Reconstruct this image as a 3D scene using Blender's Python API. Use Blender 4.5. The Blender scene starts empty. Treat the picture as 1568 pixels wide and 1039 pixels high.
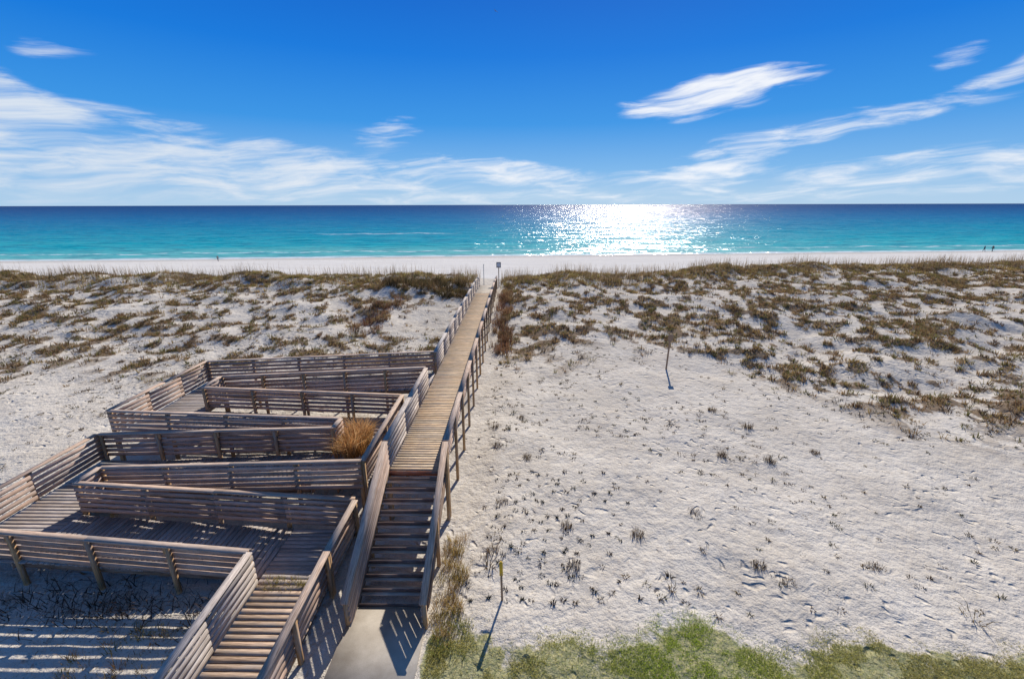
import bpy, math, random
import numpy as np
from mathutils import Vector, Matrix
random.seed(7); rng=np.random.default_rng(7)
sc=bpy.context.scene
sc.view_settings.view_transform='Standard'; sc.view_settings.look='None'; sc.view_settings.exposure=0
SUN_AZ=14.3; SUN_EL=34.0

# ---------------- helpers ----------------
def lk(nt,a,b): nt.links.new(a,b)
def newmat(name):
    m=bpy.data.materials.new(name); m.use_nodes=True
    nt=m.node_tree
    for n in list(nt.nodes): nt.nodes.remove(n)
    return m,nt
class NB:
    def __init__(s,nt): s.nt=nt
    def n(s,t,**k):
        nd=s.nt.nodes.new(t)
        for a,b in k.items(): setattr(nd,a,b)
        return nd
    def _in(s,sock,v):
        if v is None: return
        if isinstance(v,bpy.types.NodeSocket): s.nt.links.new(v,sock)
        else: sock.default_value=v
    def m(s,op,a,b=None,c=None,clamp=False):
        nd=s.n('ShaderNodeMath',operation=op); nd.use_clamp=clamp
        s._in(nd.inputs[0],a); s._in(nd.inputs[1],b); s._in(nd.inputs[2],c)
        return nd.outputs[0]
    def comb(s,x,y,z):
        nd=s.n('ShaderNodeCombineXYZ')
        for i,v in enumerate((x,y,z)): s._in(nd.inputs[i],v)
        return nd.outputs[0]
    def sep(s,v):
        nd=s.n('ShaderNodeSeparateXYZ'); s._in(nd.inputs[0],v); return nd.outputs
    def noise(s,vec,scale,detail=4,rough=.55,dist=0,out='Fac'):
        nd=s.n('ShaderNodeTexNoise'); s._in(nd.inputs['Vector'],vec)
        nd.inputs['Scale'].default_value=scale; nd.inputs['Detail'].default_value=detail
        nd.inputs['Roughness'].default_value=rough; nd.inputs['Distortion'].default_value=dist
        return nd.outputs[out]
    def mr(s,v,a,b,c=0.,d=1.,smooth=False):
        nd=s.n('ShaderNodeMapRange'); nd.interpolation_type='SMOOTHSTEP' if smooth else 'LINEAR'
        s._in(nd.inputs['Value'],v)
        for nm,x in (('From Min',a),('From Max',b),('To Min',c),('To Max',d)): s._in(nd.inputs[nm],x)
        return nd.outputs[0]
    def mix(s,f,a,b,bt='MIX'):
        nd=s.n('ShaderNodeMix',data_type='RGBA',blend_type=bt)
        s._in(nd.inputs[0],f); 
        for sock,v in ((nd.inputs[6],a),(nd.inputs[7],b)):
            if isinstance(v,(tuple,list)): sock.default_value=(v[0],v[1],v[2],1)
            else: s._in(sock,v)
        return nd.outputs[2]
    def ramp(s,f,stops,interp='LINEAR'):
        nd=s.n('ShaderNodeValToRGB'); s._in(nd.inputs[0],f); cr=nd.color_ramp; cr.interpolation=interp
        while len(cr.elements)<len(stops): cr.elements.new(.5)
        for e,(p,c) in zip(cr.elements,stops): e.position=p; e.color=(c[0],c[1],c[2],1)
        return nd.outputs[0]
    def bump(s,h,strength,dist):
        nd=s.n('ShaderNodeBump'); s._in(nd.inputs['Height'],h); nd.inputs['Strength'].default_value=strength
        nd.inputs['Distance'].default_value=dist; return nd
def sstep(a,b,x):
    t=np.clip((x-a)/(b-a),0,1); return t*t*(3-2*t)
def vnoise(x,y,seed=0):
    x=np.asarray(x,float); y=np.asarray(y,float)
    xi=np.floor(x); yi=np.floor(y); fx=x-xi; fy=y-yi
    fx=fx*fx*(3-2*fx); fy=fy*fy*(3-2*fy)
    def h(a,b):
        v=np.sin(a*127.1+b*311.7+seed*74.7)*43758.5453
        return v-np.floor(v)
    return (h(xi,yi)*(1-fx)+h(xi+1,yi)*fx)*(1-fy)+(h(xi,yi+1)*(1-fx)+h(xi+1,yi+1)*fx)*fy
def fbm(x,y,seed=0,o=4):
    s=0;a=.5;t=0
    for i in range(o):
        s=s+a*vnoise(x,y,seed+i*13); t+=a; a*=.5; x=np.asarray(x)*2.03+5.1; y=np.asarray(y)*2.03+1.7
    return s/t
def mesh_np(name,V,F,mat,cols=None,smooth=False,colname='tint'):
    me=bpy.data.meshes.new(name); me.vertices.add(len(V)); me.vertices.foreach_set('co',np.ascontiguousarray(V,dtype=np.float32).ravel())
    li=np.concatenate([f.ravel() for f in F]).astype(np.int32)
    tot=np.concatenate([np.full(len(f),f.shape[1]) for f in F]).astype(np.int32)
    st=np.concatenate([[0],np.cumsum(tot)[:-1]]).astype(np.int32)
    me.loops.add(len(li)); me.loops.foreach_set('vertex_index',li)
    me.polygons.add(len(tot)); me.polygons.foreach_set('loop_start',st)
    if smooth: me.polygons.foreach_set('use_smooth',np.ones(len(tot),dtype=bool))
    me.update(calc_edges=True); me.validate()
    if cols is not None:
        a=me.attributes.new(colname,'FLOAT_COLOR','POINT')
        c=np.ones((len(V),4),dtype=np.float32); c[:,:cols.shape[1]]=cols
        a.data.foreach_set('color',c.ravel())
    ob=bpy.data.objects.new(name,me); sc.collection.objects.link(ob)
    if mat: me.materials.append(mat)
    return ob

# ---------------- terrain functions ----------------
def Yc(x): return 53+.17*np.clip(x,0,60)
def vegmask(x,y):
    x=np.asarray(x,float); y=np.asarray(y,float)
    b=29.0+5*(fbm(x*.14,y*.12,3)-.5)*2
    b=np.where(x>12,np.maximum(b-1.5*(x-12),17.5+2.5*fbm(x*.3,y*.3,8,2)),b)
    b=np.where(x<-5,b-3.5,b)
    v=sstep(b-3,b+5,y)*(1-sstep(Yc(x)+4,Yc(x)+8,y))
    v=v*(1-((x>-5.0)&(x<-1.6)&(y>15)))
    v=v*(1-((x>-17)&(x<-3)&(y<23)))
    v=v*(1-.97*np.exp(-(((x+7.8)/3.3)**2+((y-37)/6.5)**2)**2))
    return v
def hgt(x,y):
    x=np.asarray(x,float); y=np.asarray(y,float)
    vm=vegmask(x,y)
    land=.36*(fbm(x*.13,y*.13,1,3)-.5)+.22*(fbm(x*.5,y*.5,5,3)-.5)
    land=land+1.15*sstep(26,47,y)+.95*vm*(fbm(x*.30,y*.30,9,2)-.45)+.26*vm*(fbm(x*1.4,y*1.2,21,3)-.5)
    land=land+.35*sstep(14,30,x)*sstep(14,26,y)
    land=land+.7*np.exp(-((x+11)/4.)**2-((y-45.5)/3.)**2)-.35*np.exp(-((x+7.8)/2.4)**2-((y-37)/4.5)**2)
    cr=np.exp(-((y-Yc(x))/4.5)**2)*(.0+1.0*fbm(x*.16,y*.05,55,3))
    notch=np.exp(-((x+3.3)/2.6)**2)
    land=land+cr*(1-notch)
    k=sstep(2.6,1.4,np.abs(x+3.27))*sstep(24,20,y)
    land=land*(1-k)-.05*k
    k2=((x>-17)&(x<-4)&(y<22))
    land=np.where(k2,land*.6-.08,land)
    land=np.minimum(land,np.where(np.abs(x+3.27)<1.6,1.45,9))
    bs=119+.085*x+2.0*(fbm(x*.04,x*0+2.,4,3)-.5)
    beach=np.where(y<bs,-3+(bs-y)*.045,-3-(y-bs)*.04)+.10*(fbm(x*.2,y*.2,6,3)-.5)*sstep(0,14,bs-y)
    beach=np.maximum(beach,-14)
    t=sstep(Yc(x)+1,Yc(x)+9,y)
    return land*(1-t)+beach*t
def clump(x,y): return .72*fbm(x*1.4,y*1.2,21,3)+.28*fbm(x*.25,y*.3,77,3)

def spaced(parts):
    out=[]
    for a,b,s in parts:
        n=max(1,int(round((b-a)/s))); out.append(np.linspace(a,b,n,endpoint=False))
    return np.concatenate(out+[np.array([parts[-1][1]])])
xs=spaced([(-6000,-1000,1000),(-1000,-200,80),(-200,-75,5),(-75,-20,.35),(-20,26,.16),(26,95,.35),(95,240,5),(240,1000,80),(1000,6000,1000)])
ys=spaced([(-300,-20,40),(-20,4,2),(4,30,.16),(30,66,.25),(66,150,1.2),(150,400,25),(400,3000,400)])
X,Y=np.meshgrid(xs,ys)
Z=hgt(X,Y)
V=np.stack([X,Y,Z],-1).reshape(-1,3)
ny,nx=X.shape
i=np.arange(ny-1)[:,None]*nx+np.arange(nx-1)[None]
F=np.stack([i,i+1,i+nx+1,i+nx],-1).reshape(-1,4)
vm=vegmask(X,Y)
def lawnmask(x,y):
    e=8.15+.7*np.exp(-((x-4.4)/1.2)**2)-.25*np.exp(-((x-2.2)/.9)**2)-.03*np.abs(x-2)+.5*(fbm(x*1.2,y*0+1.,31,3)-.5)*2
    return sstep(.5,-.5,y-e)*(x>-2.2)
lm=lawnmask(X,Y)
mask=np.stack([vm,lm,clump(X,Y)],-1).reshape(-1,3)

# sand material
m_sand,nt=newmat('dune_sand'); b=NB(nt)
geo=b.n('ShaderNodeNewGeometry'); pos=geo.outputs['Position']
at=b.n('ShaderNodeAttribute',attribute_name='mask'); ms=b.sep(at.outputs['Vector'])
px,py,pz=b.sep(pos)
n1=b.noise(pos,.35,3,.6); n2=b.noise(pos,2.6,4,.62); n3=b.noise(pos,26.,2,.6); n4=b.noise(pos,9.,3,.7)
col=b.mix(b.mr(n1,.35,.65),(.61,.545,.455),(.71,.645,.55))
col=b.mix(b.m('MULTIPLY',b.mr(n2,.48,.66),.35),col,(.44,.38,.31))
col=b.mix(b.m('MULTIPLY',b.mr(n3,.57,.67),.5),col,(.25,.20,.15))
col=b.mix(b.m('MULTIPLY',b.mr(n4,.62,.72),.55),col,(.23,.185,.14))
beachc=b.mix(b.noise(b.comb(b.m('MULTIPLY',px,.06),b.m('MULTIPLY',py,.3),0.),1.,3),(.66,.61,.55),(.80,.77,.71))
col=b.mix(b.mr(py,58,68),col,beachc)
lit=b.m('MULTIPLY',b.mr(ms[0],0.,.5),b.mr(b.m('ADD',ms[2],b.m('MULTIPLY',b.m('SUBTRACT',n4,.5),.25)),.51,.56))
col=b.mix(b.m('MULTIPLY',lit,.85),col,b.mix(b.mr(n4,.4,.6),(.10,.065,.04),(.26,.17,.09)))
lw=b.mr(b.m('ADD',ms[1],b.m('MULTIPLY',b.m('SUBTRACT',n2,.5),2.)),.5,.75)
col=b.mix(b.m('MULTIPLY',lw,.75),col,b.mix(b.mr(n4,.4,.6),(.13,.16,.025),(.34,.31,.10)))
d=b.m('SUBTRACT',py,b.m('MULTIPLY_ADD',px,.085,119.))
col=b.mix(b.m('MULTIPLY',b.mr(d,-9,-2),.5),col,(.38,.34,.29))
pb=b.n('ShaderNodeBsdfDiffuse'); lk(nt,col,pb.inputs['Color'])
vor=b.n('ShaderNodeTexVoronoi',feature='F1'); vor.inputs['Scale'].default_value=2.
wp=b.n('ShaderNodeVectorMath',operation='MULTIPLY_ADD'); lk(nt,b.noise(pos,1.5,1,.5,0,'Color'),wp.inputs[0]); wp.inputs[1].default_value=(1,1,1); lk(nt,pos,wp.inputs[2])
lk(nt,wp.outputs[0],vor.inputs['Vector'])
pits=b.mr(vor.outputs['Distance'],.03,.30,smooth=True)
trk=b.mr(b.noise(pos,.22,2,.5),.42,.56)
hh=b.m('ADD',b.m('MULTIPLY',b.m('MULTIPLY',pits,b.m('MULTIPLY_ADD',trk,.7,.3)),.08),b.m('ADD',b.m('MULTIPLY',n2,.13),b.m('MULTIPLY',n4,.024)))
bp=b.bump(hh,1.,1.); lk(nt,bp.outputs[0],pb.inputs['Normal'])
out=b.n('ShaderNodeOutputMaterial'); lk(nt,pb.outputs[0],out.inputs[0])
ground=mesh_np('sand_ground',V,[F],m_sand,mask,smooth=True,colname='mask')

# ---------------- sea ----------------
m_sea,nt=newmat('sea_water'); b=NB(nt)
geo=b.n('ShaderNodeNewGeometry'); pos=geo.outputs['Position']; px,py,pz=b.sep(pos)
d=b.m('SUBTRACT',py,b.m('MULTIPLY_ADD',px,.085,119.))
dd=b.m('DIVIDE',100.,b.m('ADD',b.m('MAXIMUM',d,0.),100.))
sn=b.noise(b.comb(b.m('MULTIPLY',px,.008),b.m('MULTIPLY',py,.05),0.),1.,4,.6)
dd2=b.m('ADD',dd,b.m('MULTIPLY',b.m('SUBTRACT',sn,.5),b.m('MULTIPLY',dd,.8)))
wc=b.ramp(dd2,[(0.,(.000,.035,.15)),(.08,(.0,.075,.24)),(.22,(.0,.165,.35)),(.42,(.0,.28,.41)),(.72,(.01,.41,.46)),(1.,(.18,.56,.51))])
fine=b.noise(b.comb(b.m('MULTIPLY',px,.09),b.m('MULTIPLY',py,.6),0.),1.,4,.75)
wc=b.mix(b.m('MULTIPLY',b.mr(fine,.47,.6),.6),wc,(0.,.05,.14))
shn=b.noise(b.comb(b.m('MULTIPLY',px,.05),0.,0.),1.,3,.6)
sd=b.m('SUBTRACT',d,b.m('MULTIPLY',b.m('SUBTRACT',shn,.5),6.))
fn=b.noise(b.comb(b.m('MULTIPLY',px,.2),b.m('MULTIPLY',py,.5),0.),1.,4,.7)
foam=b.m('MULTIPLY',b.mr(sd,5.2,1.2),b.mr(fn,.35,.5))
br=b.m('ABSOLUTE',b.m('SUBTRACT',sd,b.m('MULTIPLY_ADD',shn,30.,86.)))
xm=b.m('ABSOLUTE',b.m('ADD',px,62.))
foam2=b.m('MULTIPLY',b.m('MULTIPLY',b.mr(br,5.,0.),b.mr(xm,36.,20.)),b.mr(fn,.42,.55))
br3=b.m('ABSOLUTE',b.m('SUBTRACT',sd,b.m('MULTIPLY_ADD',shn,14.,9.)))
foam3=b.m('MULTIPLY',b.mr(br3,1.8,0.),b.mr(fn,.46,.56))
fo=b.m('MAXIMUM',b.m('MAXIMUM',foam,foam3),b.m('MULTIPLY',foam2,.8),clamp=True)
wc=b.mix(fo,wc,(.8,.82,.82))
wa=b.noise(b.comb(b.m('MULTIPLY',px,.7),b.m('MULTIPLY',py,1.3),0.),1.,2,.6,0,'Color')
wb=b.noise(b.comb(b.m('MULTIPLY',px,.06),b.m('MULTIPLY',py,.20),0.),1.,4,.75,0,'Color')
a1,a2,_=b.sep(wa); b1,b2,_=b.sep(wb)
sxn=b.m('ADD',b.m('MULTIPLY',b.m('SUBTRACT',a1,.5),1.2),b.m('MULTIPLY',b.m('SUBTRACT',b1,.5),1.4))
syn=b.m('ADD',b.m('MULTIPLY',b.m('SUBTRACT',a2,.5),1.7),b.m('MULTIPLY',b.m('SUBTRACT',b2,.5),2.5))
nv=b.n('ShaderNodeVectorMath',operation='NORMALIZE'); lk(nt,b.comb(sxn,syn,1.),nv.inputs[0])
df=b.n('ShaderNodeBsdfDiffuse'); lk(nt,wc,df.inputs[0])
gl=b.n('ShaderNodeBsdfGlossy'); gl.inputs['Roughness'].default_value=.21; lk(nt,nv.outputs[0],gl.inputs['Normal'])
mx=b.n('ShaderNodeMixShader'); mx.inputs[0].default_value=.15
lk(nt,df.outputs[0],mx.inputs[1]); lk(nt,gl.outputs[0],mx.inputs[2])
out=b.n('ShaderNodeOutputMaterial'); lk(nt,mx.outputs[0],out.inputs[0])
sx=np.array([-60000,-3000,-300,300,3000,60000.]); sy=np.array([90,200,600,3000,60000.])
SX,SY=np.meshgrid(sx,sy); n_=len(sx)
i=np.arange(len(sy)-1)[:,None]*n_+np.arange(n_-1)[None]
mesh_np('sea_water',np.stack([SX,SY,SX*0-3],-1).reshape(-1,3),[np.stack([i,i+1,i+n_+1,i+n_],-1).reshape(-1,4)],m_sea)

# ---------------- wood ----------------
m_wood,nt=newmat('weathered_wood'); b=NB(nt)
at=b.n('ShaderNodeAttribute',attribute_name='tint'); uv=b.n('ShaderNodeUVMap',uv_map='grain')
u,v,_=b.sep(uv.outputs[0])
g1=b.noise(b.comb(b.m('MULTIPLY',u,2.5),b.m('MULTIPLY',v,55.),0.),1.,3,.65,.4)
g2=b.noise(b.comb(b.m('MULTIPLY',u,1.2),b.m('MULTIPLY',v,6.),0.),1.,3,.6)
c=b.mix(b.mr(g1,.35,.68),(1.2,1.2,1.2),(.42,.38,.36))
c=b.mix(1.,c,at.outputs['Color'],'MULTIPLY')
c=b.mix(b.m('MULTIPLY',b.mr(g2,.48,.66),.6),c,(.36,.31,.28))
pb=b.n('ShaderNodeBsdfPrincipled'); lk(nt,c,pb.inputs['Base Color']); pb.inputs['Roughness'].default_value=.85
pb.inputs['Specular IOR Level'].default_value=.15
out=b.n('ShaderNodeOutputMaterial'); lk(nt,pb.outputs[0],out.inputs[0])

class Wood:
    def __init__(s): s.V=[];s.F=[];s.C=[];s.UV=[]
    def beam(s,p0,p1,w,h,col,up=(0,0,1),var=.14):
        p0=Vector(p0);p1=Vector(p1);d=(p1-p0);L=d.length;d.normalize()
        up=Vector(up); sd=d.cross(up)
        if sd.length<1e-4: sd=d.cross(Vector((0,1,0)))
        sd.normalize(); uu=sd.cross(d).normalized()
        k=len(s.V); f=1+random.uniform(-var,var); hue=random.uniform(-.05,.05)
        c=(col[0]*f*(1+hue),col[1]*f,col[2]*f*(1-hue))
        off=random.uniform(0,50)
        loc=[]
        for e,P in ((0,p0),(L,p1)):
            for a,bq in ((-1,-1),(1,-1),(1,1),(-1,1)):
                s.V.append(P+sd*(a*w/2)+uu*(bq*h/2)); s.C.append(c); loc.append((e,a*w/2,bq*h/2))
        for f4,ax in (((0,1,2,3),9),((4,7,6,5),9),((0,4,5,1),1),((1,5,6,2),2),((2,6,7,3),1),((3,7,4,0),2)):
            s.F.append([k+q for q in f4])
            for q in f4:
                l=loc[q]
                if ax==9: s.UV.append((l[2]+off,l[1]+off))
                else: s.UV.append((l[0]+off,l[ax]+off))
    def build(s,name):
        ob=mesh_np(name,np.array(s.V),[np.array(s.F)],m_wood,np.array(s.C))
        l=ob.data.uv_layers.new(name='grain'); l.data.foreach_set('uv',np.array(s.UV,dtype=np.float32).ravel())
        return ob
CAP=(.58,.44,.34); SLAT=(.54,.39,.30); POST=(.54,.34,.17); GREY=(.47,.41,.365); TAN=(.72,.55,.37); DK=(.24,.17,.12); LT=(.55,.48,.42)
def G(x,y): return float(hgt(x,y))
def rail(W,p0,p1,hg=1.05,side=1,cap=CAP,slat=SLAT,post=POST,ns=5,sp=2.1,to_ground=True,brace=0):
    p0=Vector(p0);p1=Vector(p1);d=p1-p0;L=Vector((d.x,d.y)).length;n=max(1,int(round(L/sp)))
    dn=Vector((d.x,d.y,0)).normalized(); sd=Vector((dn.y,-dn.x,0))*side
    Z3=Vector((0,0,1))
    for k in range(n+1):
        P=p0+d*(k/n)
        if k==0: P=P+dn*.05
        if k==n: P=P-dn*.05
        bz=(G(P.x,P.y)-.3) if to_ground else P.z-.3
        W.beam((P.x,P.y,min(bz,P.z-.3)),(P.x,P.y,P.z+hg-.022),.1,.1,post,up=dn)
        if 0<k<n:
            W.beam((P.x+dn.x*.075,P.y+dn.y*.075,P.z+hg-.28),(P.x+dn.x*.075,P.y+dn.y*.075,P.z+hg-.023),.045,.09,post,up=dn)
    step=(hg-.12)/ns
    for k in range(n):
        a=p0+d*(k/n);c=p0+d*((k+1)/n)
        for q in range(ns):
            z=.14+step*q+random.uniform(-.01,.01); off=sd*.067
            W.beam(a+off+Z3*(z+random.uniform(-.012,.012)),c+off+Z3*(z+random.uniform(-.012,.012)),.03,.13,slat,up=(0,0,1),var=.3)
    m=max(1,int(round(L/3.6)))
    for k in range(m):
        W.beam(p0+d*(k/m)+Z3*hg+dn*.003,p0+d*((k+1)/m)+Z3*(hg+random.uniform(0,.006))-dn*.003,.18,.04,cap)
def deck(W,x0,x1,y0,y1,z0,z1,along='x',col=GREY,pw=.14,gap=.018,var=.24):
    if along=='y':
        n=int((y1-y0)/(pw+gap))
        for k in range(n):
            y=y0+(k+.5)*(y1-y0)/n; t=(k+.5)/n; z=z0+(z1-z0)*t
            W.beam((x0+random.uniform(-.02,.02),y,z-.02),(x1+random.uniform(-.02,.02),y,z-.02+random.uniform(-.003,.003)),(y1-y0)/n-gap,.04,col,var=var)
        for x in (x0+.1,(x0+x1)/2,x1-.1):
            W.beam((x,y0+.02,z0-.14),(x,y1-.02,z1-.14),.05,.2,DK)
    else:
        n=int((x1-x0)/(pw+gap))
        for k in range(n):
            x=x0+(k+.5)*(x1-x0)/n; t=(k+.5)/n; z=z0+(z1-z0)*t
            W.beam((x,y0+random.uniform(-.02,.02),z-.02),(x,y1+random.uniform(-.02,.02),z-.02+random.uniform(-.003,.003)),(x1-x0)/n-gap,.04,col,var=var)
        for y in (y0+.1,(y0+y1)/2,y1-.1):
            W.beam((x0+.02,y,z0-.14),(x1-.02,y,z1-.14),.05,.2,DK)

XL,XR=-4.2,-2.28
W=Wood()
deck(W,XL+.06,XR-.06,12.45,42.5,1.8,1.8,'y',TAN,var=.16)
deck(W,XL+.06,XR-.06,42.5,48.5,1.8,1.5,'y',(.66,.60,.50),var=.08)
rail(W,(XR,12.5,1.8),(XR,42.5,1.8),side=-1)
rail(W,(XR,42.5,1.8),(XR,48.3,1.5),side=-1)
for y0,y1,z0,z1 in ((12.5,19.0,1.8,1.8),(21.3,42.5,1.8,1.8),(42.5,48.3,1.8,1.5)):
    rail(W,(XL,y0,z0),(XL,y1,z1),side=1,cap=LT,slat=LT)
W.build('wooden_boardwalk')
# stairs
W=Wood()
n=11; y1=12.42;y0=8.95;ru=(y1-y0)/n; ri=1.8/n
for k in range(n):
    z=ri*k; y=y0+ru*k
    if k>0:
        for q in (0,1):
            W.beam((XL+.08,y+.07+q*.152-.07,z-.02),(XR-.08,y+.07+q*.152-.07,z-.02),.144,.04,(.74,.58,.44))
    W.beam((XL+.09,y+ .02,z+ri/2-.03),(XR-.09,y+.02,z+ri/2-.03),.02,ri-.075,(.20,.14,.12))  # riser board, its backlit shade painted into the dark colour
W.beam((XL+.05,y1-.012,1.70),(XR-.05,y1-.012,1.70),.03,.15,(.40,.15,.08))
for x in (XL+.04,XR-.04):
    W.beam((x,y0-.1,-.06),(x,y1,1.66),.04,.28,DK)
for x in (XL,XR):
    p0=Vector((x,8.4,-.22));p1=Vector((x,12.42,1.8)); d=p1-p0
    for k in range(3):
        P=p0+d*((k+.02)/2.05)
        W.beam((P.x,P.y,-.3),(P.x,P.y,P.z+1.03),.1,.1,POST,up=(0,1,0))
    sd=Vector((.067 if x==XL else -.067,0,0))
    for q in range(5):
        W.beam(p0+sd+Vector((0,0,.2+.175*q)),p1+sd+Vector((0,0,.2+.175*q)),.03,.125,SLAT)
    W.beam(p0+Vector((0,-.08,1.05-.04)),p1+Vector((0,0,1.05)),.18,.04,CAP)
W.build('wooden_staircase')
# ramp
W=Wood()
R0,L1,R2,L3,TOP=.3,.75,1.1,1.4,1.8
xl=-15.8; xu=-13.7; xr=-4.98; xe=-6.8
deck(W,-6.95,-5.05,2.0,9.35,-.05,R0,'y',(.52,.39,.29),gap=.028,var=.32)
rail(W,(-7.0,2.0,-.05),(-7.0,9.35,R0),side=1,cap=LT,slat=LT)
rail(W,(-4.98,2.0,-.05),(-4.98,9.4,R0),side=-1)
rail(W,(-4.98,9.4,R0),(-4.98,11.5,R0),side=-1)
deck(W,-7.0,-5.03,9.37,11.5,R0,R0,'y',GREY)
deck(W,xu,-7.01,9.6,11.5,L1,R0,'x',GREY)
deck(W,xl,xu-.01,9.6,14.6,L1,L1,'y',GREY)
rail(W,(-7.05,9.38,R0),(xl,9.72,L1),side=1)
rail(W,(xl,9.72,L1),(xl,14.68,L1),side=1)
rail(W,(-5.02,11.56,R0),(xu,11.65,L1),side=-1,sp=2.2)
rail(W,(xu,11.65,L1),(xu,12.5,L1),side=1)
deck(W,xu,-6.9,12.5,14.6,L1,R2,'x',GREY)
deck(W,-6.89,xr-.04,12.5,17.5,R2,R2,'y',(.46,.39,.34))
rail(W,(xu,12.5,L1),(xr-.05,12.42,R2),side=1)
rail(W,(xl+.05,14.7,L1),(xe,14.62,R2),side=-1)
rail(W,(xe,14.62,R2),(xe,15.33,R2),side=1)
rail(W,(xr,12.42,R2),(xr,17.56,R2),side=-1)
deck(W,xu,-6.9,15.4,17.5,L3,R2,'x',GREY)
deck(W,xl,xu-.01,15.4,21.1,L3,L3,'y',GREY)
rail(W,(xl+.05,15.33,L3),(xe,15.36,R2),side=1)
rail(W,(xl,15.33,L3),(xl,20.95,L3),side=1)
rail(W,(xu,17.62,L3),(xr-.05,17.56,R2),side=-1)
rail(W,(xu,17.62,L3),(xu,18.9,L3),side=1)
deck(W,xu,XL,19.05,21.1,L3,TOP,'x',GREY)
rail(W,(xu,18.9,L3),(XL-.05,19.1,TOP),side=-1)
rail(W,(xl+.05,20.95,L3),(XL-.05,21.4,TOP),side=1)
W.build('wheelchair_ramp')

# ---------------- concrete path ----------------
m_con,nt=newmat('concrete'); b=NB(nt)
tc=b.n('ShaderNodeNewGeometry').outputs['Position']
n1=b.noise(tc,1.5,4,.6); n2=b.noise(tc,60.,3,.6)
c=b.mix(b.mr(n1,.3,.7),(.36,.31,.25),(.54,.48,.40)); c=b.mix(b.m('MULTIPLY',b.mr(n2,.5,.7),.4),c,(.25,.22,.18))
pb=b.n('ShaderNodeBsdfDiffuse'); lk(nt,c,pb.inputs['Color'])
out=b.n('ShaderNodeOutputMaterial'); lk(nt,pb.outputs[0],out.inputs[0])
PV=[];PF=[]
for y0,y1 in ((0,2.98),(3,5.98),(6,8.93)):
    k=len(PV)
    for z in (-.12,.03):
        for x,y in ((-4.26,y0),(-2.28,y0),(-2.28,y1),(-4.26,y1)): PV.append((x,y,z))
    for f in ((3,2,1,0),(4,5,6,7),(0,1,5,4),(1,2,6,5),(2,3,7,6),(3,0,4,7)): PF.append([k+q for q in f])
mesh_np('concrete_path',np.array(PV,float),[np.array(PF)],m_con)

# ---------------- grass ----------------
m_gr,nt=newmat('dry_grass'); b=NB(nt)
at=b.n('ShaderNodeAttribute',attribute_name='tint')
df=b.n('ShaderNodeBsdfDiffuse'); tr=b.n('ShaderNodeBsdfTranslucent')
lk(nt,at.outputs['Color'],df.inputs[0]); lk(nt,at.outputs['Color'],tr.inputs[0])
mx=b.n('ShaderNodeMixShader'); mx.inputs[0].default_value=.4
lk(nt,df.outputs[0],mx.inputs[1]); lk(nt,tr.outputs[0],mx.inputs[2])
out=b.n('ShaderNodeOutputMaterial'); lk(nt,mx.outputs[0],out.inputs[0])
def blades(name,P,h,w,ang,lean,col):
    N=len(P); ld=np.stack([np.cos(ang),np.sin(ang),0*ang],-1)
    wa=rng.uniform(0,np.pi,N); wd=np.stack([np.cos(wa),np.sin(wa),0*wa],-1)*(w/2)[:,None]
    up=np.array([0,0,1.])
    mid=P+up*(h*.6)[:,None]+ld*(lean*.35)[:,None]
    tip=P+up*(h*np.clip(1-.15*lean/h,.3,1))[:,None]+ld*lean[:,None]
    V=np.stack([P-wd,P+wd,mid-wd*.75,mid+wd*.75,tip],1).reshape(-1,3)
    k=np.arange(N)[:,None]*5
    Q=k+np.array([[0,1,3,2]]);T=k+np.array([[2,3,4]])
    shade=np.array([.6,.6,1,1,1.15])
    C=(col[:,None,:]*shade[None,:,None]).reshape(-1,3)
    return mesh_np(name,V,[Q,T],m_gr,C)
PAL=np.array([(.24,.14,.07),(.19,.17,.06),(.46,.32,.13),(.12,.08,.05),(.34,.21,.10),(.26,.22,.08),(.38,.25,.12)])
def tufts(name,cx,cy,H,R,nb,wid,pal,pw=None,spread=1.,zoff=None):
    N=len(cx); pi=rng.choice(len(pal),N,p=pw)
    rep=np.repeat(np.arange(N),nb); M=len(rep)
    r=np.sqrt(rng.uniform(0,1,M))*R[rep]; a=rng.uniform(0,2*np.pi,M)
    x=cx[rep]+r*np.cos(a); y=cy[rep]+r*np.sin(a)
    z=(hgt(x,y) if zoff is None else zoff[rep])-.02
    h=H[rep]*rng.uniform(.5,1.1,M)
    lean=h*rng.uniform(.1,.9,M)*spread
    c=pal[pi][rep]*rng.uniform(.65,1.35,(M,1))
    return blades(name,np.stack([x,y,z],-1),h,wid*rng.uniform(.6,1.4,M),a+rng.normal(0,.5,M),lean,c)
N=110000
cx=rng.uniform(-68,92,N); cy=rng.uniform(15,66,N)
v=vegmask(cx,cy)*sstep(.495,.56,clump(cx,cy)+.015*rng.normal(0,1,N))
inside=(np.abs(cx)<cy*1.28+3)
keep=(rng.uniform(0,1,N)<v*.9+vegmask(cx,cy)*.035)&inside
cx=cx[keep];cy=cy[keep]; print('tufts',len(cx))
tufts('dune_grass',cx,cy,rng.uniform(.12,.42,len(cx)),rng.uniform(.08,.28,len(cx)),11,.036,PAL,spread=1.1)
N=6500
cx=rng.uniform(-40,45,N); cy=8.6+rng.uniform(0,1,N)**.8*24
ok=~((cx>-16.5)&(cx<-1.9)&(cy<22.5))&~((cx>-5)&(cx<-1.8))&(np.abs(cx)<cy*1.28+2)
dn=fbm(cx*.22,cy*.22,41,3)
ok&=(rng.uniform(0,1,N)<.15+.8*sstep(.45,.58,dn))
cx=cx[ok];cy=cy[ok]; pp=rng.uniform(0,1,len(cx))
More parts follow.
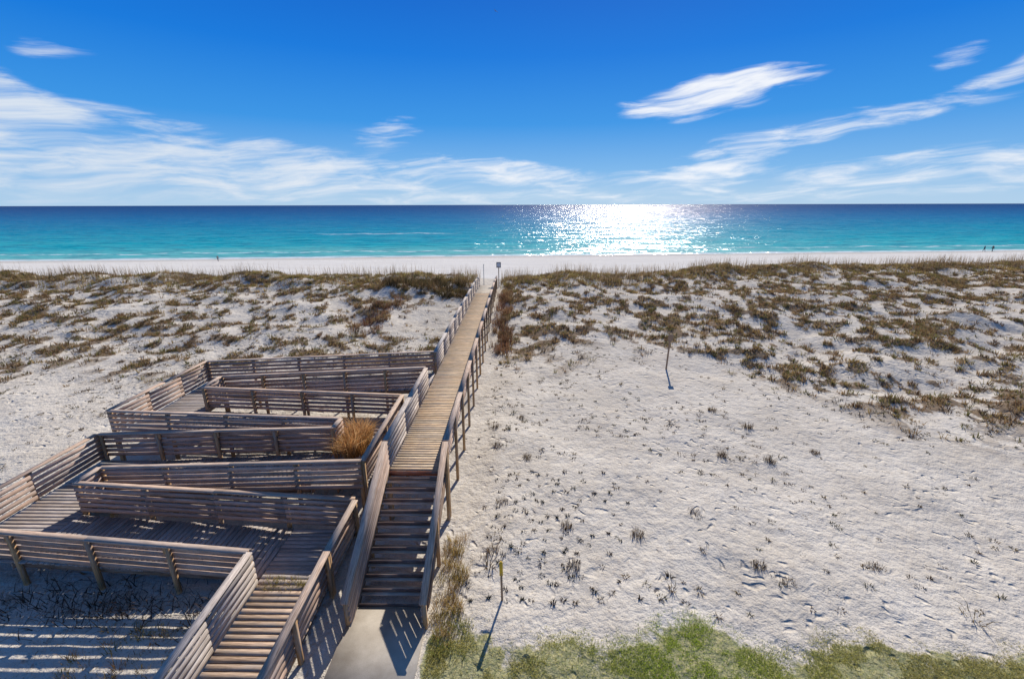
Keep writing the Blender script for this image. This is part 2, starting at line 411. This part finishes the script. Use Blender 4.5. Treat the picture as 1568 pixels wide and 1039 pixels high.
tufts('beach_sprigs',cx,cy,rng.uniform(.04,.11,len(cx))*(1+1.4*(pp>.92)),rng.uniform(.03,.12,len(cx))*(1+1.2*(pp>.92)),17,.026,PAL*.45,spread=1.9)
gx,gy=np.meshgrid(np.arange(-1.2,5.5,.40),np.arange(9.2,15,.40))
gx=(gx+.15*(gy-9)).ravel()+rng.normal(0,.11,gx.size); gy=gy.ravel()+rng.normal(0,.11,gy.size)
kk=rng.uniform(0,1,gx.size)<.8*sstep(5.,-.5,gx-.2*(gy-9)); gx=gx[kk];gy=gy[kk]
tufts('planted_seedlings',gx,gy,rng.uniform(.05,.12,len(gx)),rng.uniform(.03,.09,len(gx)),20,.026,np.array([(.04,.04,.025),(.07,.045,.03)]),spread=1.5)
N=15000
cx=rng.uniform(-70,95,N); cy=Yc(cx)+rng.normal(-.5,2.2,N)
ok=(np.abs(cx+3.3)>1.3)&(rng.uniform(0,1,N)<.2+sstep(.42,.6,fbm(cx*.3,cy*.1,51,3)))
cx=cx[ok];cy=cy[ok]; M=len(cx)
blades('sea_oats',np.stack([cx,cy,hgt(cx,cy)-.02],-1),rng.uniform(.5,1.7,M),rng.uniform(.02,.038,M),rng.uniform(0,6.28,M),rng.uniform(.05,.35,M),np.array([(.36,.25,.14)])*rng.uniform(.5,1.3,(M,1)))
n=5500; cc=rng.uniform(-70,95,n); ccy=Yc(cc)+rng.normal(-.5,2.6,n); ok=(np.abs(cc+3.3)>1.6)&(rng.uniform(0,1,n)<.3+sstep(.4,.58,fbm(cc*.35,ccy*.35,57,3))); cc=cc[ok];ccy=ccy[ok]
tufts('crest_grass',cc,ccy,rng.uniform(.2,.55,len(cc)),rng.uniform(.2,.5,len(cc)),13,.04,np.array([(.50,.36,.13),(.34,.28,.09),(.54,.37,.15),(.30,.27,.09),(.24,.15,.08)]))
def shrub(x0,x1,y0,y1,n,H,pal,nb=40,wd=.03,R=.35):
    x=rng.uniform(x0,x1,n);y=rng.uniform(y0,y1,n)
    return tufts('beach_shrub',x,y,rng.uniform(.6,1.,n)*H,np.full(n,R),nb,wd,pal,spread=.7)
BR=np.array([(.24,.12,.07),(.30,.17,.09),(.16,.10,.06),(.36,.25,.12)]); DG=np.array([(.08,.06,.035),(.14,.11,.05),(.22,.14,.07)])
shrub(-1.8,-.7,29,47,75,.75,BR)
shrub(-15,-5,45,50,100,1.1,DG)
shrub(-9.5,-5,43,46,30,.8,DG)
shrub(-13.5,-11,33,42,45,.7,BR)
for x,y,hh_ in ((10.7,18.65,.35),(8.5,16.3,.35),(10.2,15.9,.32),(3.8,11.7,.28),(1.6,10.3,.28),(7,10.5,.22),(1.6,12,.22),(.4,15.9,.25),(12.5,16.7,.22),(17.6,17.8,.2),(17.4,20.8,.25),(18.4,28.3,.4),(-.86,10.8,.28),(9.8,20.4,.25),(7.4,9.9,.15),(10.3,10.4,.17),(5.9,12.6,.16),(-.5,13.1,.2),(-.8,16.9,.25),(-1.0,18.5,.25),(.2,19.5,.25)):
    shrub(x-.12,x+.12,y-.12,y+.12,3,hh_,np.array([(.08,.055,.04),(.13,.08,.05),(.22,.15,.08)]),34,.014,.19)
n=70; tufts('stair_grass',rng.uniform(-2.15,-1.5,n),rng.uniform(8.0,11.5,n),rng.uniform(.12,.42,n),np.full(n,.15),22,.013,np.array([(.50,.36,.12),(.38,.29,.09),(.42,.27,.11)]))
n=26; tufts('stair_grass',rng.uniform(-2.0,-1.2,n),rng.uniform(7.6,8.8,n),rng.uniform(.1,.25,n),np.full(n,.15),22,.013,np.array([(.44,.38,.10),(.28,.31,.07)]))
n=60; tufts('ramp_grass',rng.uniform(-10.5,-7.3,n),rng.uniform(6.6,8.4,n),rng.uniform(.08,.3,n),np.full(n,.14),22,.013,np.array([(.50,.34,.12),(.34,.27,.09),(.38,.22,.09)]))
n=60; tufts('ramp_grass',rng.uniform(-6.8,-5.2,n),rng.uniform(9.2,9.6,n),rng.uniform(.08,.2,n),np.full(n,.1),10,.012,np.array([(.34,.30,.10),(.46,.32,.12)]),zoff=np.full(n,.28))
n=420
cx=np.concatenate([rng.normal(-10.6,.9,n),rng.normal(-12.8,.8,n//2),rng.normal(-8.3,.5,n//3)]); cy=8.95+rng.normal(0,.4,len(cx))-.1*(cx+10)*.3; M=len(cx)
blades('dead_branches',np.stack([cx,cy,hgt(cx,cy)-.01],-1),rng.uniform(.05,.45,M),rng.uniform(.012,.03,M),rng.uniform(0,6.28,M),rng.uniform(.2,.6,M),np.array([(.14,.10,.075)])*rng.uniform(.4,1.4,(M,1)))
n=34; tufts('golden_grass_clump',rng.uniform(-6.65,-5.85,n),rng.uniform(14.3,15.7,n),rng.uniform(.55,1.25,n),np.full(n,.17),60,.02,np.array([(.66,.38,.15),(.54,.29,.10),(.70,.46,.22)]),spread=1.1,zoff=np.full(n,1.1))
# lawn
N=230000
x=rng.uniform(-2.1,13,N);y=rng.uniform(5.5,9.2,N)
bright=np.exp(-((x-4.3)/1.9)**2)
dens=lawnmask(x,y)*(.12+.9*sstep(.44,.56,fbm(x*1.6,y*1.6,61,4)+.18*bright))
ok=rng.uniform(0,1,N)<dens; x=x[ok];y=y[ok];M=len(x)
g=np.clip(np.exp(-((x-4)/2.6)**2)[:,None]*.75+.3*rng.uniform(0,1,(M,1)),0,1)
col=(np.array([(.42,.54,.05)])*g+np.array([(.60,.50,.18)])*(1-g))*rng.uniform(.45,1.35,(M,1))
blades('lawn_grass',np.stack([x,y,hgt(x,y)-.005],-1),rng.uniform(.02,.055,M),rng.uniform(.007,.013,M),rng.uniform(0,6.28,M),rng.uniform(.02,.08,M),col)

# ---------------- small objects ----------------
def plain(name,c,r=.6,var=.2):
    m,nt=newmat(name); b=NB(nt); tc=b.n('ShaderNodeTexCoord').outputs['Object']
    nn=b.noise(tc,9.,4); c2=b.mix(nn,tuple(q*(1-var) for q in c),tuple(q*(1+var) for q in c))
    pb=b.n('ShaderNodeBsdfPrincipled'); lk(nt,c2,pb.inputs['Base Color']); pb.inputs['Roughness'].default_value=r
    out=b.n('ShaderNodeOutputMaterial'); lk(nt,pb.outputs[0],out.inputs[0]); return m
M_Y=plain('yellow_plastic',(.80,.48,.03)); M_G=plain('galvanised_metal',(.35,.35,.36),.5); M_D=plain('dark_sign',(.10,.12,.14)); M_B=plain('brown_post',(.32,.20,.12)); M_W=plain('white_paint',(.75,.75,.72))
import bmesh
def part(name,parent,mat,fn):
    bm=bmesh.new(); fn(bm); me=bpy.data.meshes.new(name); bm.to_mesh(me); bm.free(); me.materials.append(mat)
    ob=bpy.data.objects.new(name,me); sc.collection.objects.link(ob); ob.parent=parent; return ob
def cyl(bm,r1,r2,z0,z1,seg=12):
    bmesh.ops.create_cone(bm,cap_ends=True,segments=seg,radius1=r1,radius2=r2,depth=z1-z0,matrix=Matrix.Translation((0,0,(z0+z1)/2)))
def bx(bm,c,s):
    r=bmesh.ops.create_cube(bm,size=1,matrix=Matrix.Translation(c)@Matrix.Diagonal((*s,1)))
    bmesh.ops.bevel(bm,geom=list({e for v in r['verts'] for e in v.link_edges}),offset=min(s)*.2,segments=1,affect='EDGES')
def empty(name,loc):
    e=bpy.data.objects.new(name,None); e.location=loc; sc.collection.objects.link(e); return e
e=empty('marker_post',(-.4,9.2,G(-.4,9.2)-.05)); e.rotation_euler=(0,math.radians(-1),0)
part('stake',e,M_B,lambda bm:cyl(bm,.03,.028,0,.95))
def f(bm): bx(bm,(0,0,1.06),(.09,.05,.42)); cyl(bm,.035,.02,1.26,1.3)
part('yellow_marker',e,M_Y,f)
e=empty('sign_post',(9.4,26.4,G(9.4,26.4)-.1)); e.rotation_euler=(0,math.radians(1.5),0)
part('post',e,M_B,lambda bm:bx(bm,(0,0,1.15),(.09,.09,2.3)))
part('panel',e,M_B,lambda bm:bx(bm,(0,-.06,2.2),(.30,.03,.42)))
e=empty('beach_access_sign',(-2.1,49,G(-2.1,49)-.1))
part('post',e,M_B,lambda bm:bx(bm,(0,0,1.4),(.09,.09,2.8)))
part('panel',e,M_D,lambda bm:bx(bm,(0,-.07,2.6),(.5,.03,.6)))
part('notice',e,M_W,lambda bm:bx(bm,(0,-.09,2.6),(.36,.012,.40)))
e=empty('flag_pole',(-3.8,49.5,G(-3.8,49.5)-.1))
def f(bm): cyl(bm,.035,.03,0,2.5); cyl(bm,.05,.05,2.5,2.58)
part('pole',e,M_G,f)

def person(name,loc,rz,top,bot,ph,sc_=1.):
    J=dict(pelvis=(0,0,.95,.15,.11),chest=(0,0,1.28,.17,.11),neck=(0,0,1.47,.06,.06),head0=(0,.01,1.56,.085,.09),head1=(0,.01,1.68,.08,.09))
    E=[('pelvis','chest'),('chest','neck'),('neck','head0'),('head0','head1')]
    for s,k in ((1,'r'),(-1,'l')):
        st=.22*s*ph
        J['hip'+k]=(.10*s,0,.90,.095,.095);J['knee'+k]=(.10*s,st*.6+.03,.49,.06,.06);J['ank'+k]=(.10*s,st-.03,.09,.04,.04);J['toe'+k]=(.11*s,st+.13,.04,.035,.03)
        J['sh'+k]=(.19*s,0,1.40,.06,.06);J['el'+k]=(.25*s,-st*.4,1.12,.045,.045);J['wr'+k]=(.25*s,-st*.8+.05,.88,.032,.032);J['ha'+k]=(.25*s,-st*.9+.07,.78,.035,.02)
        E+=[('pelvis','hip'+k),('hip'+k,'knee'+k),('knee'+k,'ank'+k),('ank'+k,'toe'+k),('chest','sh'+k),('sh'+k,'el'+k),('el'+k,'wr'+k),('wr'+k,'ha'+k)]
    ks=list(J); me=bpy.data.meshes.new(name); me.from_pydata([J[k][:3] for k in ks],[(ks.index(a),ks.index(c)) for a,c in E],[])
    ob=bpy.data.objects.new(name,me); sc.collection.objects.link(ob)
    ob.modifiers.new('Skin','SKIN')
    for i,k in enumerate(ks):
        sv=me.skin_vertices[0].data[i]; sv.radius=(J[k][3],J[k][4]); sv.use_root=(k=='pelvis')
    ob.modifiers.new('Sub','SUBSURF').render_levels=2
    m,nt=newmat(name+'_clothes'); b=NB(nt); z=b.sep(b.n('ShaderNodeTexCoord').outputs['Object'])[2]
    c=b.ramp(b.m('DIVIDE',z,1.8),[(0,(.05,.04,.04)),(.045,bot),(.53,top),(.81,(.45,.28,.2)),(.925,(.05,.03,.02))],'CONSTANT')
    pb=b.n('ShaderNodeBsdfDiffuse'); lk(nt,c,pb.inputs['Color'])
    out=b.n('ShaderNodeOutputMaterial'); lk(nt,pb.outputs[0],out.inputs[0]); me.materials.append(m)
    ob.location=(loc[0],loc[1],G(*loc)); ob.rotation_euler=(0,0,rz); ob.scale=(sc_,)*3
person('person',(129.5,126.5),math.radians(80),(.04,.06,.12),(.03,.03,.05),1)
person('person',(132.3,127),math.radians(95),(.10,.04,.04),(.04,.05,.09),-1)
person('person',(-71,105),math.radians(60),(.35,.3,.25),(.12,.12,.14),.6,.8)
me=bpy.data.meshes.new('seagull')
vs=[(0,.25,0),(0.05,.1,.03),(-.05,.1,.03),(0,-.1,0.02),(0,-.28,0),(.09,-.34,0),(-.09,-.34,0),(.3,.08,.14),(.3,-.04,.13),(.68,-.1,.05),(-.3,.08,.14),(-.3,-.04,.13),(-.68,-.1,.05),(0,.05,-.06)]
fs=[(0,2,1),(1,2,3),(3,5,6),(1,7,8,3),(7,9,8),(2,3,11,10),(10,11,12),(0,1,13),(0,13,2),(1,3,13),(2,13,3)]
me.from_pydata(vs,[],fs); me.materials.append(M_D); o=bpy.data.objects.new('seagull',me); sc.collection.objects.link(o); o.location=(-2.6,60,31.4); o.rotation_euler=(.2,.3,.8); o.scale=(.6,.6,.6)

# ---------------- world ----------------
w=bpy.data.worlds.new('sky'); sc.world=w; w.use_nodes=True; nt=w.node_tree
try: w.cycles.sampling_method='MANUAL'; w.cycles.sample_map_resolution=256
except Exception as ex: print(ex)
for n in list(nt.nodes): nt.nodes.remove(n)
b=NB(nt)
sky=b.n('ShaderNodeTexSky',sky_type='NISHITA'); sky.sun_disc=False; sky.sun_elevation=math.radians(SUN_EL); sky.sun_rotation=math.radians(SUN_AZ)
sky.air_density=1.0; sky.dust_density=.2; sky.ozone_density=3.
dirv=b.n('ShaderNodeTexCoord').outputs['Generated']
x,y,z=b.sep(dirv)
D=57.2958
el=b.m('MULTIPLY',b.m('ARCSINE',z),D); az=b.m('MULTIPLY',b.m('ARCTAN2',x,y),D)
grad=b.ramp(b.mr(el,-2,40),[(0,(4.8,6.6,8.4)),(.07,(4.0,6.1,8.4)),(.14,(1.9,4.6,8.3)),(.26,(.38,3.0,7.9)),(.42,(.03,1.9,7.2)),(.6,(.01,1.15,5.8)),(1.,(.2,1.,3.6))])
base=b.mix(b.mr(el,22,45,.96,.3),sky.outputs[0],grad)
wr=b.sep(b.noise(b.comb(az,b.m('MULTIPLY',el,2.2),0.),.10,2,.5,0,'Color'))
azw=b.m('ADD',az,b.m('MULTIPLY',b.m('SUBTRACT',wr[0],.5),8.)); elw=b.m('ADD',el,b.m('MULTIPLY',b.m('SUBTRACT',wr[1],.5),2.4))
CL=[(21.8,11.2,9.5,1.9,6,1.4),(31.,6.8,14.,1.3,9,.9),(39.9,12.,2.4,.8,15,.6),(43.2,10.3,3.4,.9,18,.75),(42,2.8,16,2.0,3,.9),(20.5,3.3,12,1.5,7,.95),
    (-4,3.7,17,1.6,-4,1.),(-38,3.9,33,3.2,-3,1.15),(-47.5,8.6,8,2.2,-18,1.05),(-43.1,12.5,2.6,1.,5,.6),(-15.,7.9,4.,2.,25,.6),(-29,6.0,18,1.3,-9,.85),
    (0,1.2,60,1.2,0,.6),(80,5,18,3,4,.9),(-85,7,14,3,4,.9)]
acc=None
for a0,e0,hw,hh,t,wt in CL:
    ct,st=math.cos(math.radians(t)),math.sin(math.radians(t))
    a=b.m('SUBTRACT',azw,a0); e=b.m('SUBTRACT',elw,e0)
    p=b.m('MULTIPLY_ADD',a,ct/hw,b.m('MULTIPLY',e,st/hw)); q=b.m('MULTIPLY_ADD',a,-st/hh,b.m('MULTIPLY',e,ct/hh))
    dd=b.m('MULTIPLY_ADD',p,p,b.m('MULTIPLY',q,q))
    mk=b.m('MULTIPLY',b.m('SUBTRACT',1.3,dd),wt)
    acc=mk if acc is None else b.m('MAXIMUM',acc,mk)
acc=b.m('MAXIMUM',acc,0.)
cn=b.noise(b.comb(b.m('MULTIPLY_ADD',azw,.13,b.m('MULTIPLY',el,-.35)),b.m('MULTIPLY',elw,.8),0.),1.,8,.62,.2)
cd=b.m('MULTIPLY',b.mr(b.m('MULTIPLY_ADD',b.m('SUBTRACT',cn,.5),5.2,acc),.1,2.2,smooth=True),b.mr(acc,0.,.6,smooth=True))
cd=b.m('MULTIPLY',cd,.95,clamp=True)
cloudc=b.mix(b.mr(b.m('ABSOLUTE',b.m('SUBTRACT',az,18.)),5,55),(9.4,9.6,10.),(7.2,7.9,8.8))
fin=b.mix(cd,base,cloudc)
bg=b.n('ShaderNodeBackground'); lk(nt,fin,bg.inputs[0]); bg.inputs[1].default_value=.1
out=b.n('ShaderNodeOutputWorld'); lk(nt,bg.outputs[0],out.inputs[0])

# sun
S=Vector((math.sin(math.radians(SUN_AZ))*math.cos(math.radians(SUN_EL)),math.cos(math.radians(SUN_AZ))*math.cos(math.radians(SUN_EL)),math.sin(math.radians(SUN_EL))))
ld=bpy.data.lights.new('sun','SUN'); ld.energy=5.0; ld.angle=math.radians(.5); ld.color=(1,.94,.85)
lo=bpy.data.objects.new('sun',ld); sc.collection.objects.link(lo); lo.rotation_euler=S.to_track_quat('Z','Y').to_euler(); lo.location=(0,0,30)
# camera
cd_=bpy.data.cameras.new('camera'); cam=bpy.data.objects.new('camera',cd_); sc.collection.objects.link(cam)
cd_.sensor_width=36; cd_.lens=15.57; cd_.clip_end=200000; cd_.clip_start=.1
R=Matrix.Rotation(math.radians(.76),4,'Z')@Matrix.Rotation(math.radians(90-16.9),4,'X')@Matrix.Rotation(math.radians(-.15),4,'Z')
cam.matrix_world=Matrix.Translation((0,0,10))@R
sc.camera=cam
